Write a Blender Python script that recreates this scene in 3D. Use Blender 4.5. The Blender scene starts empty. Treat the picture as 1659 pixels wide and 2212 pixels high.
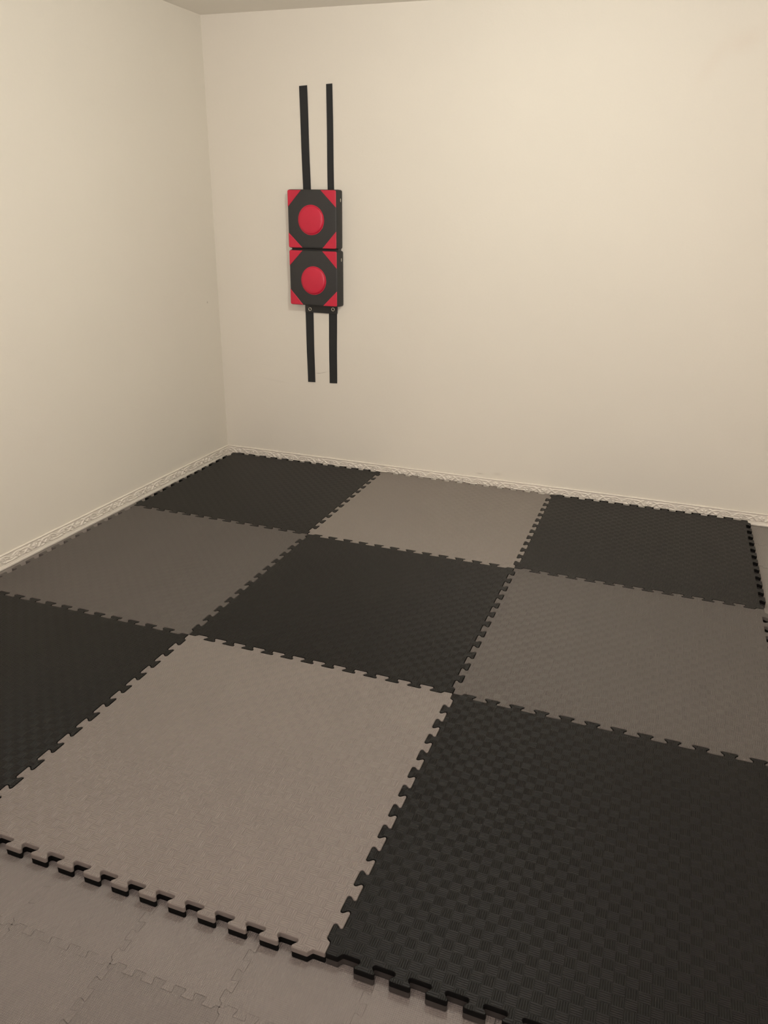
import bpy, bmesh, math, random
from mathutils import Matrix, Vector, Euler

random.seed(7)
scene = bpy.context.scene
COL = scene.collection

# ------------------------------------------------------------------ camera
cam_data = bpy.data.cameras.new('camera')
cam = bpy.data.objects.new('camera', cam_data)
COL.objects.link(cam)
R = [[0.9375356, -0.1405269, 0.3182439],
     [0.3476240, 0.3427001, -0.8727624],
     [0.0135844, 0.9288750, 0.3701441]]
C = (2.50105939, -4.05127249, 1.46563662)
M = Matrix.Identity(4)
for i in range(3):
    for j in range(3):
        M[i][j] = R[i][j]
    M[i][3] = C[i]
cam.matrix_world = M
cam_data.sensor_fit = 'HORIZONTAL'
cam_data.sensor_width = 36.0
cam_data.lens = 36.0 * 1659.5157 / 1659.0
cam_data.clip_start = 0.02
scene.camera = cam

# ------------------------------------------------------------------ light, world, exposure
scene.view_settings.view_transform = 'Standard'
scene.view_settings.look = 'None'
scene.view_settings.gamma = 1.0
scene.view_settings.use_curve_mapping = False
scene.view_settings.exposure = 0.0

world = bpy.data.worlds.new('world')
scene.world = world
world.use_nodes = True
world.node_tree.nodes['Background'].inputs[0].default_value = (0.02, 0.02, 0.02, 1)
world.node_tree.nodes['Background'].inputs[1].default_value = 0.2

lamp_data = bpy.data.lights.new('ceiling_lamp_light', 'POINT')
lamp_data.energy = 42.5
lamp_data.color = (0.96, 0.985, 0.90)
lamp_data.shadow_soft_size = 0.075
lamp = bpy.data.objects.new('ceiling_lamp_light', lamp_data)
COL.objects.link(lamp)
lamp.location = (1.88, -1.76, 2.29)

# soft fill added behind the camera, tilted up to lift walls and ceiling
fill_data = bpy.data.lights.new('rear_fill_light', 'AREA')
fill_data.shape = 'RECTANGLE'
fill_data.size = 2.2
fill_data.size_y = 1.2
fill_data.energy = 90.0
fill_data.color = (1.0, 0.87, 0.90)
fill_light = bpy.data.objects.new('rear_fill_light', fill_data)
COL.objects.link(fill_light)
fill_light.location = (2.3, -4.9, 1.3)
fill_light.rotation_euler = (math.radians(140), 0, 0)

# ------------------------------------------------------------------ constants
FLOOR_Z = -0.030          # top of the thin grey foam floor tiles (mats stand on it)
BASE_Z = -0.038
WALL_Y = 0.032            # back wall plane
CORNER_X = -0.056
LEFT_SLOPE = 0.0195       # the left wall is not quite square to the back wall
CEIL_Z = 2.385
ROOM_R = 4.05
ROOM_F = -5.1

def left_x(y):
    return CORNER_X - LEFT_SLOPE * (WALL_Y - y)

# ------------------------------------------------------------------ material helpers
def new_mat(name):
    m = bpy.data.materials.new(name)
    m.use_nodes = True
    nt = m.node_tree
    b = nt.nodes['Principled BSDF']
    return m, nt, b

def N(nt, t, **kw):
    n = nt.nodes.new(t)
    for k, v in kw.items():
        setattr(n, k, v)
    return n

def math_node(nt, op, a=None, b=None, c=None):
    n = nt.nodes.new('ShaderNodeMath')
    n.operation = op
    for i, v in enumerate((a, b, c)):
        if v is None:
            continue
        if isinstance(v, (int, float)):
            n.inputs[i].default_value = v
        else:
            nt.links.new(v, n.inputs[i])
    return n.outputs[0]

def mix_rgb(nt, fac, a, b, blend='MIX'):
    n = nt.nodes.new('ShaderNodeMix')
    n.data_type = 'RGBA'
    n.blend_type = blend
    for sock, v in ((n.inputs[0], fac), (n.inputs[6], a), (n.inputs[7], b)):
        if isinstance(v, (int, float)):
            sock.default_value = v
        elif isinstance(v, tuple):
            sock.default_value = v if len(v) == 4 else (*v, 1)
        else:
            nt.links.new(v, sock)
    return n.outputs[2]

def noise(nt, vec, scale, detail=3.0, rough=0.55):
    n = N(nt, 'ShaderNodeTexNoise')
    n.inputs['Scale'].default_value = scale
    n.inputs['Detail'].default_value = detail
    n.inputs['Roughness'].default_value = rough
    nt.links.new(vec, n.inputs['Vector'])
    return n.outputs['Fac']

def bump(nt, bsdf, height, dist, strength=1.0):
    n = N(nt, 'ShaderNodeBump')
    n.inputs['Distance'].default_value = dist
    n.inputs['Strength'].default_value = strength
    nt.links.new(height, n.inputs['Height'])
    nt.links.new(n.outputs[0], bsdf.inputs['Normal'])
    return n

def obj_coords(nt):
    return N(nt, 'ShaderNodeTexCoord').outputs['Object']

def sep(nt, v):
    n = N(nt, 'ShaderNodeSeparateXYZ')
    nt.links.new(v, n.inputs[0])
    return n.outputs

# painted plaster wall, with the marks that are on it (a, b in metres in the wall's own plane)
def wall_material(name, col, marks=(), axes=(0, 2)):
    m, nt, b = new_mat(name)
    oc = obj_coords(nt)
    xyz = sep(nt, oc)
    u, v = xyz[axes[0]], xyz[axes[1]]
    base = col
    n1 = noise(nt, oc, 1.3, 4)
    c = mix_rgb(nt, n1, tuple(x * 0.965 for x in col), tuple(min(1, x * 1.035) for x in col))
    for (mu, mv, ru, rv, ang, strength, mc) in marks:
        du = math_node(nt, 'SUBTRACT', u, mu)
        dv = math_node(nt, 'SUBTRACT', v, mv)
        ca, sa = math.cos(ang), math.sin(ang)
        p = math_node(nt, 'ADD', math_node(nt, 'MULTIPLY', du, ca / ru), math_node(nt, 'MULTIPLY', dv, sa / ru))
        q = math_node(nt, 'ADD', math_node(nt, 'MULTIPLY', du, -sa / rv), math_node(nt, 'MULTIPLY', dv, ca / rv))
        r2 = math_node(nt, 'ADD', math_node(nt, 'MULTIPLY', p, p), math_node(nt, 'MULTIPLY', q, q))
        f = math_node(nt, 'MULTIPLY', math_node(nt, 'POWER', 2.718, math_node(nt, 'MULTIPLY', r2, -1.0)), strength)
        c = mix_rgb(nt, f, c, mc)
    nt.links.new(c, b.inputs['Base Color'])
    b.inputs['Roughness'].default_value = 0.72
    b.inputs['Specular IOR Level'].default_value = 0.3
    fine = noise(nt, oc, 95, 4, 0.6)
    coarse = noise(nt, oc, 9, 3, 0.5)
    h = math_node(nt, 'ADD', math_node(nt, 'MULTIPLY', fine, 0.28), math_node(nt, 'MULTIPLY', coarse, 1.0))
    bump(nt, b, h, 0.003, 0.5)
    return m

WALL = (0.785, 0.745, 0.655)
DARK = (0.30, 0.25, 0.20)
MAT_WALL_BACK = wall_material('cream_plaster_back', WALL, (
    (1.59, 0.057, 0.020, 0.004, 0.0, 0.30, DARK),
    (1.69, 0.066, 0.022, 0.010, 0.1, 0.14, DARK),
    (0.590, 0.5475, 0.014, 0.0020, 0.05, 0.50, DARK),
    (0.620, 0.5535, 0.024, 0.0020, 0.24, 0.42, DARK),
    (0.30, 0.48, 0.09, 0.006, -0.1, 0.05, DARK),
    (2.62, 2.14, 0.07, 0.04, 0.4, 0.10, (0.62, 0.42, 0.30)),
    (2.50, 2.06, 0.03, 0.10, -0.5, 0.06, (0.62, 0.42, 0.30)),
), (0, 2))
MAT_WALL_LEFT = wall_material('cream_plaster_left', WALL, (
    (-0.086, 0.930, 0.004, 0.0045, 0.0, 0.75, (0.25, 0.22, 0.17)),
), (1, 2))
MAT_WALL_PLAIN = wall_material('cream_plaster', WALL)
MAT_CEIL = wall_material('ceiling_paint', (0.86, 0.83, 0.75), (), (0, 1))

def plain_mat(name, col, rough, spec=0.5, bump_scale=None, bump_dist=0.0005, metallic=0.0, var=0.06):
    m, nt, b = new_mat(name)
    oc = obj_coords(nt)
    n1 = noise(nt, oc, 14, 4)
    c = mix_rgb(nt, n1, tuple(x * (1 - var) for x in col), tuple(min(1, x * (1 + var)) for x in col))
    nt.links.new(c, b.inputs['Base Color'])
    b.inputs['Roughness'].default_value = rough
    b.inputs['Specular IOR Level'].default_value = spec
    b.inputs['Metallic'].default_value = metallic
    if bump_scale:
        bump(nt, b, noise(nt, oc, bump_scale, 4), bump_dist, 0.6)
    return m

MAT_BASEBOARD = plain_mat('cream_moulding', (0.80, 0.75, 0.66), 0.5, 0.4, 60, 0.0006)

# basket-weave embossed EVA foam; the foam's own colour is the object's colour
def foam_top_material(name, rough, spec, depth):
    m, nt, b = new_mat(name)
    oc = obj_coords(nt)
    xyz = sep(nt, oc)
    cell = 0.025
    u = math_node(nt, 'DIVIDE', xyz[0], cell)
    v = math_node(nt, 'DIVIDE', xyz[1], cell)
    fu, fv = math_node(nt, 'FLOOR', u), math_node(nt, 'FLOOR', v)
    par = math_node(nt, 'FLOORED_MODULO', math_node(nt, 'ADD', fu, fv), 2.0)
    ru, rv = math_node(nt, 'FRACT', u), math_node(nt, 'FRACT', v)
    # ribs across u or across v
    t = math_node(nt, 'ADD', math_node(nt, 'MULTIPLY', ru, par),
                  math_node(nt, 'MULTIPLY', rv, math_node(nt, 'SUBTRACT', 1.0, par)))
    w = math_node(nt, 'COSINE', math_node(nt, 'MULTIPLY', t, 2 * math.pi * 5))
    rib = math_node(nt, 'POWER', math_node(nt, 'ADD', math_node(nt, 'MULTIPLY', w, 0.5), 0.5), 1.6)
    # raised seam round each cell
    eu = math_node(nt, 'ABSOLUTE', math_node(nt, 'SUBTRACT', ru, 0.5))
    ev = math_node(nt, 'ABSOLUTE', math_node(nt, 'SUBTRACT', rv, 0.5))
    e = math_node(nt, 'MAXIMUM', eu, ev)
    mr = N(nt, 'ShaderNodeMapRange')
    mr.interpolation_type = 'SMOOTHSTEP'
    mr.inputs[1].default_value = 0.45
    mr.inputs[2].default_value = 0.49
    nt.links.new(e, mr.inputs[0])
    h = math_node(nt, 'MAXIMUM', rib, mr.outputs[0])
    grain = noise(nt, oc, 700, 2, 0.6)
    h2 = math_node(nt, 'ADD', h, math_node(nt, 'MULTIPLY', grain, 0.25))
    oi = N(nt, 'ShaderNodeObjectInfo')
    n1 = noise(nt, oc, 3.0, 4)
    f = math_node(nt, 'ADD', math_node(nt, 'MULTIPLY', n1, 0.12), 0.94)
    sc = N(nt, 'ShaderNodeVectorMath', operation='SCALE')
    nt.links.new(oi.outputs['Color'], sc.inputs[0])
    nt.links.new(f, sc.inputs['Scale'])
    nt.links.new(sc.outputs[0], b.inputs['Base Color'])
    b.inputs['Roughness'].default_value = rough
    b.inputs['Specular IOR Level'].default_value = spec
    bump(nt, b, h2, depth, 1.0)
    return m

MAT_FOAM_TOP = foam_top_material('embossed_foam', 0.36, 0.22, 0.0011)
# smooth cut edge of the foam (sides), same object colour
def foam_side_material(name):
    m, nt, b = new_mat(name)
    oc = obj_coords(nt)
    oi = N(nt, 'ShaderNodeObjectInfo')
    nt.links.new(oi.outputs['Color'], b.inputs['Base Color'])
    b.inputs['Roughness'].default_value = 0.9
    b.inputs['Specular IOR Level'].default_value = 0.1
    bump(nt, b, noise(nt, oc, 500, 3), 0.0004, 0.6)
    return m
MAT_FOAM_SIDE = foam_side_material('cut_foam_edge')

# fine ribbed thin foam of the floor tiles
def thin_foam_material(name, from_object=True):
    m, nt, b = new_mat(name)
    oc = obj_coords(nt)
    xyz = sep(nt, oc)
    a = math_node(nt, 'SINE', math_node(nt, 'MULTIPLY', xyz[0], 2 * math.pi / 0.0042))
    c = math_node(nt, 'SINE', math_node(nt, 'MULTIPLY', xyz[1], 2 * math.pi / 0.0042))
    h = math_node(nt, 'ADD', math_node(nt, 'MULTIPLY', a, 0.6), math_node(nt, 'MULTIPLY', c, 0.35))
    if from_object:
        oi = N(nt, 'ShaderNodeObjectInfo')
        colour = oi.outputs['Color']
    else:
        rgb = N(nt, 'ShaderNodeRGB')
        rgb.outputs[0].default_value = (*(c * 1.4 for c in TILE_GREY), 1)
        colour = rgb.outputs[0]
    n1 = noise(nt, oc, 5.0, 5)
    f = math_node(nt, 'ADD', math_node(nt, 'MULTIPLY', n1, 0.14), 0.93)
    sc = N(nt, 'ShaderNodeVectorMath', operation='SCALE')
    nt.links.new(colour, sc.inputs[0])
    nt.links.new(f, sc.inputs['Scale'])
    nt.links.new(sc.outputs[0], b.inputs['Base Color'])
    b.inputs['Roughness'].default_value = 0.7
    b.inputs['Specular IOR Level'].default_value = 0.35
    bump(nt, b, h, 0.0007, 1.0)
    return m

TILE_GREY = (0.200, 0.181, 0.167)
MAT_TILE = thin_foam_material('ribbed_thin_foam')
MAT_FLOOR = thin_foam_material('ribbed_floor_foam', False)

MAT_VINYL_BLACK = plain_mat('black_vinyl', (0.030, 0.030, 0.029), 0.55, 0.5, 400, 0.0003)
MAT_VINYL_RED = plain_mat('red_vinyl', (0.60, 0.018, 0.052), 0.38, 0.5, 160, 0.0006)
MAT_WEBBING = plain_mat('black_webbing', (0.026, 0.027, 0.027), 0.75, 0.3, 900, 0.0004)
MAT_METAL = plain_mat('dull_nickel', (0.72, 0.68, 0.58), 0.35, 0.5, None, 0, 0.9)

# ------------------------------------------------------------------ object helpers
def link_mesh(name, verts, faces, mats, parent=None, smooth=False, face_mats=None):
    me = bpy.data.meshes.new(name)
    me.from_pydata(verts, [], faces)
    for m in (mats if isinstance(mats, (list, tuple)) else [mats]):
        me.materials.append(m)
    if face_mats:
        me.polygons.foreach_set('material_index', face_mats)
    if smooth:
        me.polygons.foreach_set('use_smooth', [True] * len(me.polygons))
    me.update()
    o = bpy.data.objects.new(name, me)
    COL.objects.link(o)
    if parent:
        o.parent = parent
    return o

def bm_obj(name, bm, mat, parent=None, smooth=False, recalc=True):
    if recalc:
        bmesh.ops.recalc_face_normals(bm, faces=bm.faces)
    me = bpy.data.meshes.new(name)
    bm.to_mesh(me)
    bm.free()
    me.materials.append(mat)
    if smooth:
        me.polygons.foreach_set('use_smooth', [True] * len(me.polygons))
    o = bpy.data.objects.new(name, me)
    COL.objects.link(o)
    if parent:
        o.parent = parent
    return o

def thing(name, label, cat, loc=(0, 0, 0), group=None):
    o = bpy.data.objects.new(name, None)
    COL.objects.link(o)
    o.location = loc
    tag(o, label, cat, group)
    o.empty_display_size = 0.1
    return o

def tag(o, label, cat, group=None):
    o['label'] = label
    o['category'] = cat
    if group:
        o['group'] = group

def structure(o):
    o['kind'] = 'structure'
    return o

# ------------------------------------------------------------------ room shell
def box_data(x0, x1, y0, y1, z0, z1, verts, faces):
    i = len(verts)
    verts += [(x0, y0, z0), (x1, y0, z0), (x1, y1, z0), (x0, y1, z0),
              (x0, y0, z1), (x1, y0, z1), (x1, y1, z1), (x0, y1, z1)]
    faces += [(i, i+3, i+2, i+1), (i+4, i+5, i+6, i+7), (i, i+1, i+5, i+4),
              (i+1, i+2, i+6, i+5), (i+2, i+3, i+7, i+6), (i+3, i, i+4, i+7)]

H0, H1 = -0.12, 2.6
v, f = [], []
box_data(-0.5, ROOM_R + 0.2, WALL_Y, WALL_Y + 0.12, H0, H1, v, f)
structure(link_mesh('wall_back', v, f, MAT_WALL_BACK))

ya, yb = WALL_Y, ROOM_F - 0.2
xa, xb = left_x(ya), left_x(yb)
v = [(xa, ya, H0), (xb, yb, H0), (xb - 0.12, yb, H0), (xa - 0.12, ya, H0),
     (xa, ya, H1), (xb, yb, H1), (xb - 0.12, yb, H1), (xa - 0.12, ya, H1)]
f = [(0, 4, 5, 1), (1, 5, 6, 2), (2, 6, 7, 3), (3, 7, 4, 0), (4, 7, 6, 5), (0, 1, 2, 3)]
structure(link_mesh('wall_left', v, f, MAT_WALL_LEFT))

v, f = [], []
box_data(ROOM_R, ROOM_R + 0.12, ROOM_F - 0.1, WALL_Y, H0, H1, v, f)
structure(link_mesh('wall_right', v, f, MAT_WALL_PLAIN))
v, f = [], []
box_data(-0.4, ROOM_R + 0.2, ROOM_F - 0.12, ROOM_F, H0, H1, v, f)
structure(link_mesh('wall_front', v, f, MAT_WALL_PLAIN))

# the ceiling sags very slightly to the right
def cz(x):
    return CEIL_Z - 0.0090 * (x - CORNER_X) if x < 2.0 else CEIL_Z - 0.0090 * (2.0 - CORNER_X)
xs = [-0.4, CORNER_X, 0.6, 1.2, 2.0, ROOM_R + 0.1]
v, f = [], []
for x in xs:
    for y in (ROOM_F - 0.1, WALL_Y + 0.05):
        v += [(x, y, cz(x)), (x, y, cz(x) + 0.1)]
for i in range(len(xs) - 1):
    a = i * 4
    f += [(a, a+2, a+6, a+4), (a+1, a+5, a+7, a+3), (a, a+4, a+5, a+1), (a+2, a+3, a+7, a+6)]
f += [(0, 1, 3, 2), (4*(len(xs)-1), 4*(len(xs)-1)+2, 4*(len(xs)-1)+3, 4*(len(xs)-1)+1)]
structure(link_mesh('ceiling', v, f, MAT_CEIL))

# ------------------------------------------------------------------ floor tile layout
TP = 0.266
TX, TY = 1.575, -3.162
front_tiles = [(-2, 0), (-1, 0), (0, 0), (1, 0), (2, 0), (-2, -1), (-1, -1), (0, -1), (1, -1)]
right_tiles = [(5, 7), (5, 8), (5, 9), (5, 10), (5, 11)]
pits = set(front_tiles + right_tiles)
v, f = [], []
x_lines = [-0.3] + [TX + TP * m for m in range(-2, 7)] + [ROOM_R + 0.1]
y_lines = [ROOM_F - 0.1] + [TY + TP * n for n in range(-1, 13)]
box_data(-0.3, ROOM_R + 0.1, ROOM_F - 0.1, WALL_Y + 0.05, -0.12, BASE_Z, v, f)
for i in range(len(x_lines) - 1):
    for j in range(len(y_lines) - 1):
        m = i - 3
        n = j - 2
        if (m, n) in pits:
            continue
        box_data(x_lines[i], x_lines[i+1], y_lines[j], y_lines[j+1], BASE_Z, FLOOR_Z - 0.0004, v, f)
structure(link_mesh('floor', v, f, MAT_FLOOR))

# ------------------------------------------------------------------ carved baseboard
def seg_dist(px, py, ax, ay, bx, by):
    dx, dy = bx - ax, by - ay
    L = dx * dx + dy * dy
    t = 0 if L == 0 else max(0, min(1, ((px - ax) * dx + (py - ay) * dy) / L))
    return math.hypot(px - ax - t * dx, py - ay - t * dy), t

def spiral(cx, cy, r0, r1, a0, a1, n=14):
    return [(cx + (r0 + (r1 - r0) * i / n) * math.cos(a0 + (a1 - a0) * i / n),
             cy + (r0 + (r1 - r0) * i / n) * math.sin(a0 + (a1 - a0) * i / n)) for i in range(n + 1)]

def bez(p0, p1, p2, p3, n=12):
    out = []
    for i in range(n + 1):
        t = i / n
        s = 1 - t
        out.append(tuple(s**3*p0[k] + 3*s*s*t*p1[k] + 3*s*t*t*p2[k] + t**3*p3[k] for k in (0, 1)))
    return out

PERIOD = 0.276
CY = 0.0375               # middle of the carved band above the floor
def motif_strokes():
    S = []                # (points, width0, width1, height)
    half = []
    # long leaf swoosh from near the rosette out to the scroll
    half.append((bez((0.022, CY-0.012), (0.036, CY+0.004), (0.045, CY+0.018), (0.078, CY+0.012)), 0.0035, 0.0022, 1.0))
    half.append((bez((0.026, CY+0.014), (0.040, CY+0.013), (0.046, CY-0.004), (0.066, CY-0.009)), 0.0026, 0.0030, 0.9))
    half.append((bez((0.040, CY-0.014), (0.052, CY-0.016), (0.060, CY-0.003), (0.074, CY+0.002)), 0.0024, 0.0018, 0.8))
    # scroll
    half.append((spiral(0.094, CY-0.001, 0.0135, 0.003, math.radians(150), math.radians(-330)), 0.0026, 0.0022, 1.0))
    half.append((bez((0.082, CY+0.013), (0.100, CY+0.020), (0.116, CY+0.014), (0.130, CY+0.003)), 0.0026, 0.0018, 0.9))
    half.append((bez((0.104, CY-0.014), (0.116, CY-0.010), (0.124, CY-0.014), (0.138, CY-0.014)), 0.0028, 0.0022, 0.8))
    half.append((bez((0.112, CY+0.002), (0.122, CY+0.004), (0.130, CY-0.006), (0.138, CY-0.004)), 0.0022, 0.0018, 0.7))
    for pts, a, b, h in half:
        S.append((pts, a, b, h))
        S.append(([(-x, y) for x, y in pts], a, b, h))
    # rosette
    for k in range(5):
        a = math.radians(90 + 72 * k)
        S.append(([(0.003 * math.cos(a), CY + 0.003 * math.sin(a)), (0.0095 * math.cos(a), CY + 0.0095 * math.sin(a))], 0.0030, 0.0042, 1.0))
    return S

STROKES = motif_strokes()
NU = 104                  # samples per period
Z_SAMPLES = [0.0, 0.002, 0.009, 0.011, 0.0125, 0.014, 0.0155] + \
            [0.0165 + 0.0015 * i for i in range(29)] + [0.0590, 0.0600, 0.0610, 0.0625, 0.0650, 0.0670, 0.0680]
def profile(z):           # plain profile of the moulding: thickness out from the wall
    pts = [(0, 0.0115), (0.002, 0.0120), (0.009, 0.0120), (0.011, 0.0105), (0.0125, 0.0070), (0.014, 0.0080), (0.0155, 0.0080),
           (0.0165, 0.0058), (0.0585, 0.0052), (0.0590, 0.0045), (0.0600, 0.0070), (0.0610, 0.0086), (0.0625, 0.0094), (0.0650, 0.0086), (0.0670, 0.0060), (0.0680, 0.0040)]
    for (a, ta), (b, tb) in zip(pts, pts[1:]):
        if a <= z <= b:
            return ta + (tb - ta) * (z - a) / (b - a)
    return 0.004

RELIEF = []
for iu in range(NU):
    u = (iu / NU - 0.5) * PERIOD
    row = []
    for z in Z_SAMPLES:
        hgt = 0.0
        if 0.016 < z < 0.0590:
            for pts, wa, wb, hh in STROKES:
                best = 0.0
                for k in range(len(pts) - 1):
                    if min(abs(u - pts[k][0]), abs(u - pts[k+1][0])) > 0.018:
                        continue
                    d, t = seg_dist(u, z, *pts[k], *pts[k+1])
                    w = wa + (wb - wa) * (k + t) / (len(pts) - 1)
                    if d < w * 1.3:
                        best = max(best, (1 - (d / (w * 1.3))**2))
                if best:
                    hgt = max(hgt, hh * math.sqrt(best))
        row.append(hgt * 0.0055)
    RELIEF.append(row)

def baseboard(name, length, phase, place, z_rise=0.0):
    n = int(length / PERIOD * NU)
    nz = len(Z_SAMPLES)
    verts, faces = [], []
    for i in range(n + 1):
        u = i * PERIOD / NU
        r = RELIEF[(i + phase) % NU]
        for k, z in enumerate(Z_SAMPLES):
            verts.append(place(u, profile(z) + r[k], FLOOR_Z + z))
        verts.append(place(u, 0.0, FLOOR_Z + Z_SAMPLES[-1]))
        verts.append(place(u, 0.0, FLOOR_Z))
    st = nz + 2
    for i in range(n):
        for k in range(st):
            a = i * st + k
            b = i * st + (k + 1) % st
            faces.append((a, b, b + st, a + st))
    faces.append(tuple(range(st - 1, -1, -1)))
    faces.append(tuple(n * st + k for k in range(st)))
    o = link_mesh(name, verts, faces, MAT_BASEBOARD, None, True)
    return structure(o)

baseboard('baseboard_back', 3.9, 20, lambda u, d, z: (CORNER_X + u, WALL_Y - d, z))
cl = math.sqrt(1 + LEFT_SLOPE**2)
# runs from the corner towards the camera along the left wall
def place_left(u, d, z):
    y = WALL_Y - u
    return (left_x(y) + d, y, z)
baseboard('baseboard_left', 4.6, 60, place_left)
# flip the left one's winding (it is built mirrored)
me = bpy.data.objects['baseboard_left'].data
me.flip_normals()

# ------------------------------------------------------------------ jigsaw outlines
def fillet(corners, radii, seg=5):
    """Round the corners of a closed polygon."""
    out = []
    n = len(corners)
    for i in range(n):
        p0, p, p1 = Vector(corners[i-1]), Vector(corners[i]), Vector(corners[(i+1) % n])
        r = radii[i]
        d0, d1 = (p0 - p), (p1 - p)
        l0, l1 = d0.length, d1.length
        d0.normalize(); d1.normalize()
        cosang = max(-1, min(1, d0.dot(d1)))
        ang = math.acos(cosang)
        if r <= 0 or ang > math.pi - 0.02:
            out.append((p.x, p.y))
            continue
        t = r / math.tan(ang / 2)
        tm = min(l0, l1) * 0.49
        if t > tm:
            t = tm
            r = t * math.tan(ang / 2)
        bis = (d0 + d1).normalized()
        c = p + bis * (r / math.sin(ang / 2))
        a = p + d0 * t
        b = p + d1 * t
        a0 = math.atan2(a.y - c.y, a.x - c.x)
        a1 = math.atan2(b.y - c.y, b.x - c.x)
        da = (a1 - a0 + math.pi) % (2 * math.pi) - math.pi
        for k in range(seg + 1):
            th = a0 + da * k / seg
            out.append((c.x + r * math.cos(th), c.y + r * math.sin(th)))
    return out

def edge_points(L, a, p, n, D, u, step):
    """Corner points along one edge, clockwise: flat, tab, notch, ... , flat (offset outwards)."""
    pts = [(0.0, 0.0)]
    pts += [(a - step, 0.0), (a + step, D)]
    for k in range(1, 2 * n):
        b = a + k * p / 2
        if k % 2:
            pts += [(b + u, D), (b - u, -D)]
        else:
            pts += [(b - u, -D)[::1] and (b + u, -D), (b - u, D)]
    b = a + n * p
    pts += [(b - step, -D), (b + step, 0.0)]
    return pts

def jigsaw(L, a, p, n, D, u, step, r, straight=(), seg=5):
    """Closed outline (clockwise from above) of a square tile with corner (0,0) top-left and -y down."""
    corners, radii = [], []
    e = edge_points(L, a, p, n, D, u, step)
    frames = [((0, 0), (1, 0), (0, 1)), ((L, 0), (0, -1), (1, 0)),
              ((L, -L), (-1, 0), (0, -1)), ((0, -L), (0, 1), (-1, 0))]
    for fi, (o, t, nrm) in enumerate(frames):
        pts = [(0.0, 0.0)] if fi in straight else e
        for s, d in pts:
            corners.append((o[0] + t[0] * s + nrm[0] * d, o[1] + t[1] * s + nrm[1] * d))
            radii.append(0.003 if s == 0 else r)
    return fillet(corners, radii, seg)

def offset_outline(pts, d):
    """Move a clockwise outline inwards by d along its vertex normals."""
    n = len(pts)
    out = []
    for i in range(n):
        a, b, c = Vector(pts[i-1]), Vector(pts[i]), Vector(pts[(i+1) % n])
        e0, e1 = (b - a), (c - b)
        if e0.length < 1e-9: e0 = e1
        if e1.length < 1e-9: e1 = e0
        e0.normalize(); e1.normalize()
        n0, n1 = Vector((e0.y, -e0.x)), Vector((e1.y, -e1.x))   # inward for clockwise
        m = n0 + n1
        if m.length < 1e-6:
            m = n0
        m.normalize()
        k = d / max(0.5, m.dot(n0))
        q = b + m * k
        out.append((q.x, q.y))
    return out

def slab_mesh(name, rings, mats, cap_bottom=True):
    """Stack outlines (same point count) at given heights, bottom to top, into a closed slab."""
    n = len(rings[0][0])
    verts, faces, fm = [], [], []
    for pts, z in rings:
        verts += [(x, y, z) for x, y in pts]
    for k in range(len(rings) - 1):
        for i in range(n):
            j = (i + 1) % n
            faces.append((k*n + i, (k+1)*n + i, (k+1)*n + j, k*n + j))
            fm.append(1)
    top = (len(rings) - 1) * n
    faces.append(tuple(top + i for i in range(n - 1, -1, -1)))
    fm.append(0)
    faces.append(tuple(range(n)))
    fm.append(1)
    me = bpy.data.meshes.new(name)
    me.from_pydata(verts, [], faces)
    for m in mats:
        me.materials.append(m)
    me.polygons.foreach_set('material_index', fm)
    me.update()
    return me

# ------------------------------------------------------------------ big reversible mats
P_BIG = 0.0779
A_BIG = (1 - 12 * P_BIG) / 2
outline = jigsaw(1.0, A_BIG, P_BIG, 12, 0.0117, 0.135 * P_BIG, 0.004, 0.0050)
g = offset_outline(outline, 0.0006)
g_in = offset_outline(outline, 0.0012)
g_in2 = offset_outline(outline, 0.0020)
SPLIT = -0.0135
top_mesh = slab_mesh('mat_top_layer', [(g, SPLIT), (g, -0.0022), (g_in, -0.0007), (g_in2, 0.0)], [MAT_FOAM_TOP, MAT_FOAM_SIDE])
bot_mesh = slab_mesh('mat_bottom_layer', [(g_in, FLOOR_Z), (g, FLOOR_Z + 0.0015), (g, SPLIT)], [MAT_FOAM_SIDE, MAT_FOAM_SIDE])

BLACK = (0.0050, 0.0048, 0.0046)
GREY_LIGHT = (0.245, 0.215, 0.193)
GREY_DARK = (0.106, 0.094, 0.086)
mats = {
    (0, 0): (BLACK, 'black jigsaw foam mat filling the far left corner of the room'),
    (1, 0): (GREY_LIGHT, 'pale grey jigsaw foam mat against the back wall between two black mats'),
    (2, 0): (BLACK, 'black jigsaw foam mat at the far right, its back edge along the wall'),
    (0, 1): (GREY_DARK, 'dark grey jigsaw foam mat beside the left wall, between two black mats'),
    (1, 1): (BLACK, 'black jigsaw foam mat in the very middle of the checkerboard'),
    (2, 1): (GREY_DARK, 'dark grey jigsaw foam mat at the right edge, between the two right-hand black mats'),
    (0, 2): (BLACK, 'black jigsaw foam mat cut off by the left photo edge, before the dark grey mat'),
    (1, 2): ((0.214, 0.188, 0.172), 'pale grey jigsaw foam mat in front, its toothed front edge showing a black underside'),
    (2, 2): (BLACK, 'black jigsaw foam mat nearest the camera in the lower right corner'),
}
for (i, j), (colour, label) in mats.items():
    t = thing('foam_mat', label, 'mat', (i, -j, 0), 'reversible jigsaw mats of the checkerboard')
    top = bpy.data.objects.new('top_layer', top_mesh)
    bot = bpy.data.objects.new('bottom_layer', bot_mesh)
    for o in (top, bot):
        COL.objects.link(o)
        o.parent = t
    top.color = (*colour, 1)
    other = (0.055, 0.049, 0.046) if colour == BLACK else BLACK
    bot.color = (*other, 1)
    bot['label'] = 'grey foam underside layer' if colour == BLACK else 'black foam underside layer'

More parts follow.
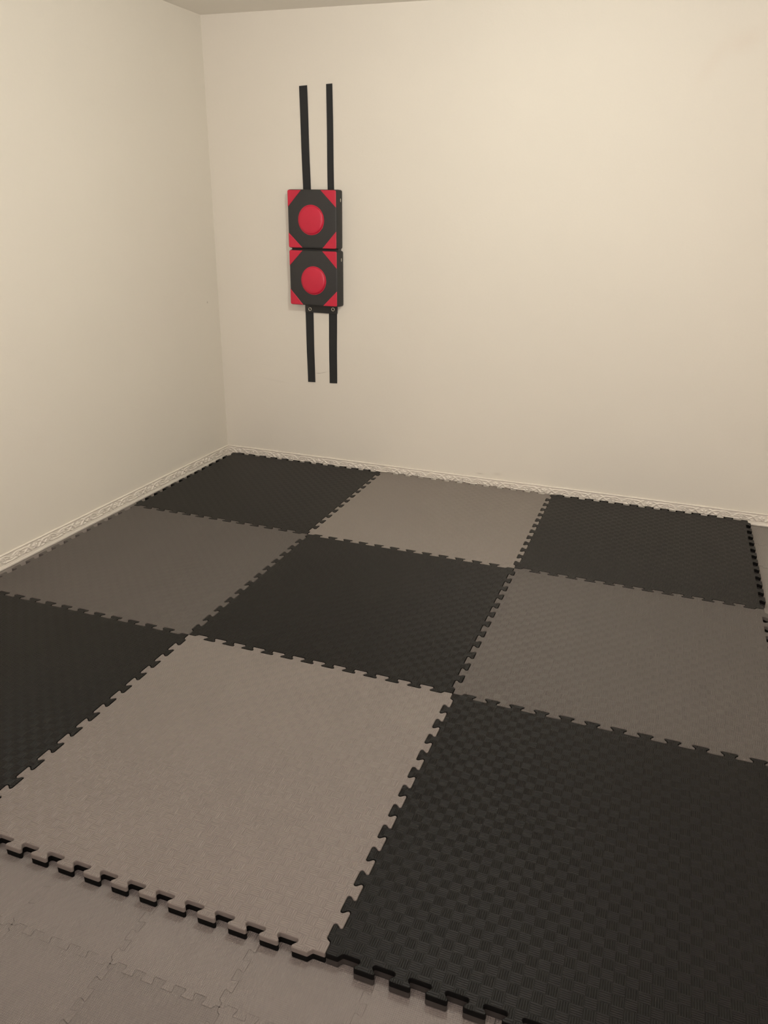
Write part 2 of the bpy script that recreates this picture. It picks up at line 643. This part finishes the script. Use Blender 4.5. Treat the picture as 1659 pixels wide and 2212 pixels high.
# ------------------------------------------------------------------ thin floor tiles
P_T, N_T = 0.0486, 5
A_T = (TP - N_T * P_T) / 2
t_out = jigsaw(TP, A_T, P_T, N_T, 0.0085, 0.0028, 0.003, 0.0028)
def tile_mesh(outl):
    a = offset_outline(outl, 0.00022)
    b = offset_outline(outl, 0.00045)
    c = offset_outline(outl, 0.0010)
    return slab_mesh('foam_tile', [(a, BASE_Z), (a, FLOOR_Z - 0.0006), (b, FLOOR_Z - 0.0002), (c, FLOOR_Z)], [MAT_TILE, MAT_TILE])
tile_me = tile_mesh(t_out)
# the row under the back wall's baseboard is trimmed straight along the wall
wall_out = [(x, min(y, -0.018)) for x, y in jigsaw(TP, A_T, P_T, N_T, 0.0085, 0.0028, 0.003, 0.0028, straight=(0,))]
wall_tile_me = tile_mesh(wall_out)

tile_info = {
    (-2, 0): (1.00, 'pale grey thin foam floor tile at the left photo edge, under the mat teeth there'),
    (-1, 0): (0.99, 'pale grey thin foam floor tile with four-way seam corner at its lower right'),
    (0, 0): (1.04, 'pale grey thin foam floor tile with its dark toothed seam facing the camera'),
    (1, 0): (1.03, 'pale grey thin foam floor tile under the front corner where grey and black mats meet'),
    (2, 0): (1.07, 'pale grey thin foam floor tile under the toothed front edge of the nearest black mat'),
    (-2, -1): (0.97, 'sliver of thin grey foam floor tile low on the left photo edge'),
    (-1, -1): (0.96, 'thin grey foam floor tile filling the lower left corner of the photo'),
    (0, -1): (0.90, 'slightly darker thin grey foam floor tile at the bottom photo edge'),
    (1, -1): (1.03, 'thin grey foam floor tile right of the darker one at the bottom photo edge'),
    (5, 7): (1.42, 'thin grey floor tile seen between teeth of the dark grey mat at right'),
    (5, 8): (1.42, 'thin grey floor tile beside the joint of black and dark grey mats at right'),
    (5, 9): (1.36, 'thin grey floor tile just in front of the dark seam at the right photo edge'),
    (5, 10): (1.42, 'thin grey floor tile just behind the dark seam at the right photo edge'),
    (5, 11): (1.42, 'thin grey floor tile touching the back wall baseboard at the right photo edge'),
}
for (m, n), (k, label) in tile_info.items():
    o = bpy.data.objects.new('foam_tile', wall_tile_me if n == 11 else tile_me)
    COL.objects.link(o)
    lift = random.uniform(-0.0005, 0.0)
    gap = 0.004 if m == 5 and n <= 9 else 0.0          # an open seam by the right edge
    o.location = (TX + TP * m, TY + TP * (n + 1) - gap, lift)
    o.rotation_euler = (0, 0, random.uniform(-0.001, 0.001))
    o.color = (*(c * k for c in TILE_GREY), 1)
    tag(o, label, 'floor tile', 'thin foam floor tiles')

# ------------------------------------------------------------------ wall striking pad
# pad coordinates: x along the wall, z up, d = distance out from the wall
def W(x, d, z):
    return (x, WALL_Y - d, z)

def rounded_rect(x0, x1, z0, z1, r, seg=6):
    c = fillet([(x0, z1), (x1, z1), (x1, z0), (x0, z0)], [r] * 4, seg)
    return c

def loft(name, loops, mat, parent, smooth=True, closed_ends=True):
    n = len(loops[0])
    verts = [p for lp in loops for p in lp]
    faces = []
    for k in range(len(loops) - 1):
        for i in range(n):
            j = (i + 1) % n
            faces.append((k*n + i, k*n + j, (k+1)*n + j, (k+1)*n + i))
    if closed_ends:
        faces.append(tuple(range(n - 1, -1, -1)))
        faces.append(tuple((len(loops) - 1) * n + i for i in range(n)))
    o = link_mesh(name, verts, faces, mat, parent, smooth)
    bm = bmesh.new()
    bm.from_mesh(o.data)
    bmesh.ops.recalc_face_normals(bm, faces=bm.faces)
    for e in bm.edges:
        if len(e.link_faces) == 2 and e.calc_face_angle(0) > math.radians(50):
            e.smooth = False
    bm.to_mesh(o.data)
    bm.free()
    return o

root = thing('wall_pad', 'black and red two-block striking pad strapped flat to the back wall', 'punching pad', (0.6, WALL_Y, 0.48))
def into(o):
    o.parent = root
    o.matrix_parent_inverse = Matrix.Translation(root.location).inverted()
    return o
def under(o, p):
    o.parent = p
    return o

PAD_D = 0.056
def pad_block(fx0, fx1, fz0, fz1, dx0, dx1, cx, cz_, rad, tri, eye_z):
    """front face rectangle fx,fz; the wall side is shifted by dx0/dx1."""
    def rect(k, inset, r):
        return [W(x, k * PAD_D, z) for x, z in
                rounded_rect(fx0 + dx0 * (1 - k) + inset, fx1 + dx1 * (1 - k) - inset, fz0 + inset, fz1 - inset, r)]
    loops = [rect(0.02, 0.004, 0.010), rect(0.10, 0.0, 0.010), rect(0.5, -0.0012, 0.010), rect(0.86, 0.0, 0.010),
             rect(0.94, 0.0012, 0.010), rect(0.985, 0.0035, 0.010), rect(1.0, 0.008, 0.009)]
    body = into(loft('pad_block', loops, MAT_VINYL_BLACK, None))
    # corner patches: right triangles with rounded right angle, wrapped on the front
    for sx, sz in ((0, 1), (1, 1), (0, 0), (1, 0)):
        x = fx0 if sx == 0 else fx1
        z = fz1 if sz == 1 else fz0
        ex = 1 if sx == 0 else -1
        ez = -1 if sz == 1 else 1
        lx, lz = tri[(sx, sz)]
        e = 0.0022
        def tri_loop(off, d):
            e2 = e + off
            c = fillet([(x + ex * e2, z + ez * e2), (x + ex * (lx - 2.2 * off), z + ez * e2), (x + ex * e2, z + ez * (lz - 2.2 * off))],
                       [0.008, 0.0008, 0.0008], 5)
            return [W(px, d, pz) for px, pz in c]
        p = loft('corner_patch', [tri_loop(0.0, PAD_D - 0.0035), tri_loop(0.0, PAD_D + 0.0004), tri_loop(0.001, PAD_D + 0.0014), tri_loop(0.004, PAD_D + 0.0016)],
                 MAT_VINYL_RED, None)
        under(p, body)
        p['label'] = 'red vinyl corner patch'
    # raised red target disc
    prof = [(1.02, -0.001), (1.02, 0.0010), (0.985, 0.0016), (0.972, 0.0012), (0.962, 0.0040), (0.93, 0.0068), (0.88, 0.0086), (0.75, 0.0102), (0.5, 0.0116), (0.25, 0.0122), (0.06, 0.0124)]
    seg = 64
    loops = []
    for rr, hh in prof:
        lp = []
        for k in range(seg):
            th = -2 * math.pi * k / seg
            # soft dent in the lower part of the disc
            dent = 0.0
            if 0.4 < rr < 0.95:
                dent = -0.0012 * max(0, math.sin(-th - math.pi)) * (1 if True else 0)
            lp.append(W(cx + rad * rr * math.cos(th), PAD_D + hh + dent, cz_ + rad * 1.0 * rr * math.sin(th)))
        loops.append(lp)
    dsc = under(loft('target_disc', loops, MAT_VINYL_RED, None), body)
    dsc['label'] = 'round raised red target'
    # metal eyelet in the right side wall
    ring(W, body, (fx1 + dx1 * 0.62 + 0.0012, PAD_D * 0.38, eye_z), 0.0075, 0.0022, 'x', squash=0.35)
    return body

def ring(W, parent, c, r, t, axis, squash=1.0, seg=24, s2=8):
    verts, faces = [], []
    for i in range(seg):
        a = 2 * math.pi * i / seg
        for k in range(s2):
            b = 2 * math.pi * k / s2
            rr = r + t * math.cos(b)
            n = t * math.sin(b) * 0.6
            if axis == 'x':
                verts.append(W(c[0] + n, c[1] + rr * math.cos(a) * squash, c[2] + rr * math.sin(a)))
            else:
                verts.append(W(c[0] + rr * math.cos(a), c[1] + n, c[2] + rr * math.sin(a)))
    for i in range(seg):
        for k in range(s2):
            a, b = i * s2 + k, i * s2 + (k + 1) % s2
            c2, d2 = ((i + 1) % seg) * s2 + (k + 1) % s2, ((i + 1) % seg) * s2 + k
            faces.append((a, b, c2, d2))
    o = link_mesh('eyelet', verts, faces, MAT_METAL, parent, True)
    o['label'] = 'pale metal eyelet'
    return o

upper = pad_block(0.449, 0.7375, 1.2435, 1.541, 0.006, 0.0135, 0.5885, 1.389, 0.0755,
                  {(0, 1): (0.083, 0.087), (1, 1): (0.091, 0.088), (0, 0): (0.085, 0.080), (1, 0): (0.084, 0.090)}, 1.490)
lower = pad_block(0.450, 0.7390, 0.9395, 1.2335, 0.008, 0.0165, 0.597, 1.0745, 0.0745,
                  {(0, 1): (0.083, 0.083), (1, 1): (0.088, 0.091), (0, 0): (0.080, 0.086), (1, 0): (0.086, 0.083)}, 1.187)

# black hinge fabric between the two blocks
hv, hf = [], []
for z, d in ((1.246, 0.004), (1.246, 0.044), (1.2385, 0.040), (1.2310, 0.044), (1.2310, 0.004)):
    hv += [W(0.462, d, z), W(0.742, d, z)]
for k in range(4):
    hf.append((2*k, 2*k+1, 2*k+3, 2*k+2))
hf.append((8, 9, 1, 0))
hf += [(0, 2, 4, 6, 8), (9, 7, 5, 3, 1)]
into(link_mesh('hinge_strip', hv, hf, MAT_VINYL_BLACK))

# straps: quads of thin webbing given by their four corners on the wall, slightly wavy
def strap(top_l, top_r, bot_l, bot_r, d0=0.0012, th=0.0022, wave=0.0008, seed=1):
    rnd = random.Random(seed)
    n = 14
    verts, faces = [], []
    ph = rnd.uniform(0, 6)
    for i in range(n + 1):
        t = i / n
        for s in (0, 1):
            a, b = (top_l, bot_l) if s == 0 else (top_r, bot_r)
            x = a[0] + (b[0] - a[0]) * t + 0.0006 * math.sin(ph + 7 * t)
            z = a[1] + (b[1] - a[1]) * t
            w = wave * (0.5 + 0.5 * math.sin(ph + 9 * t + s))
            verts += [W(x, d0 + w, z), W(x, d0 + th + w, z)]
    for i in range(n):
        a = i * 4
        b = a + 4
        faces += [(a+1, a+3, b+3, b+1), (a, b, b+2, a+2), (a, a+1, b+1, b), (a+2, b+2, b+3, a+3)]
    faces += [(0, 2, 3, 1), (4*n, 4*n+1, 4*n+3, 4*n+2)]
    o = link_mesh('strap', verts, faces, MAT_WEBBING, None)
    bm = bmesh.new(); bm.from_mesh(o.data)
    bmesh.ops.recalc_face_normals(bm, faces=bm.faces)
    bm.to_mesh(o.data); bm.free()
    return into(o)

strap((0.510, 2.037), (0.5555, 2.039), (0.520, 1.520), (0.5655, 1.520), seed=1)
strap((0.664, 2.041), (0.698, 2.0425), (0.6655, 1.520), (0.7025, 1.520), seed=2)
strap((0.5170, 0.905), (0.5655, 0.905), (0.5225, 0.4915), (0.5690, 0.4930), d0=0.0012, seed=3)
strap((0.6630, 0.905), (0.7125, 0.905), (0.6620, 0.4960), (0.7092, 0.4985), d0=0.0012, seed=4)

# flap with two grommets hanging out under the lower block
loops = []
for d, ins in ((0.0045, 0.0), (0.0085, 0.0), (0.0095, 0.0012)):
    loops.append([W(x, d, z) for x, z in fillet([(0.5185 + ins, 0.955), (0.7195 - ins, 0.955), (0.7170 - ins, 0.894 + ins), (0.5185 + ins, 0.8955 + ins)], [0.001, 0.001, 0.006, 0.003], 4)])
flap = into(loft('flap', loops, MAT_VINYL_BLACK, None))
ring(W, flap, (0.5485, 0.0098, 0.9130), 0.0085, 0.0020, 'z')
ring(W, flap, (0.6915, 0.0098, 0.9190), 0.0085, 0.0020, 'z')
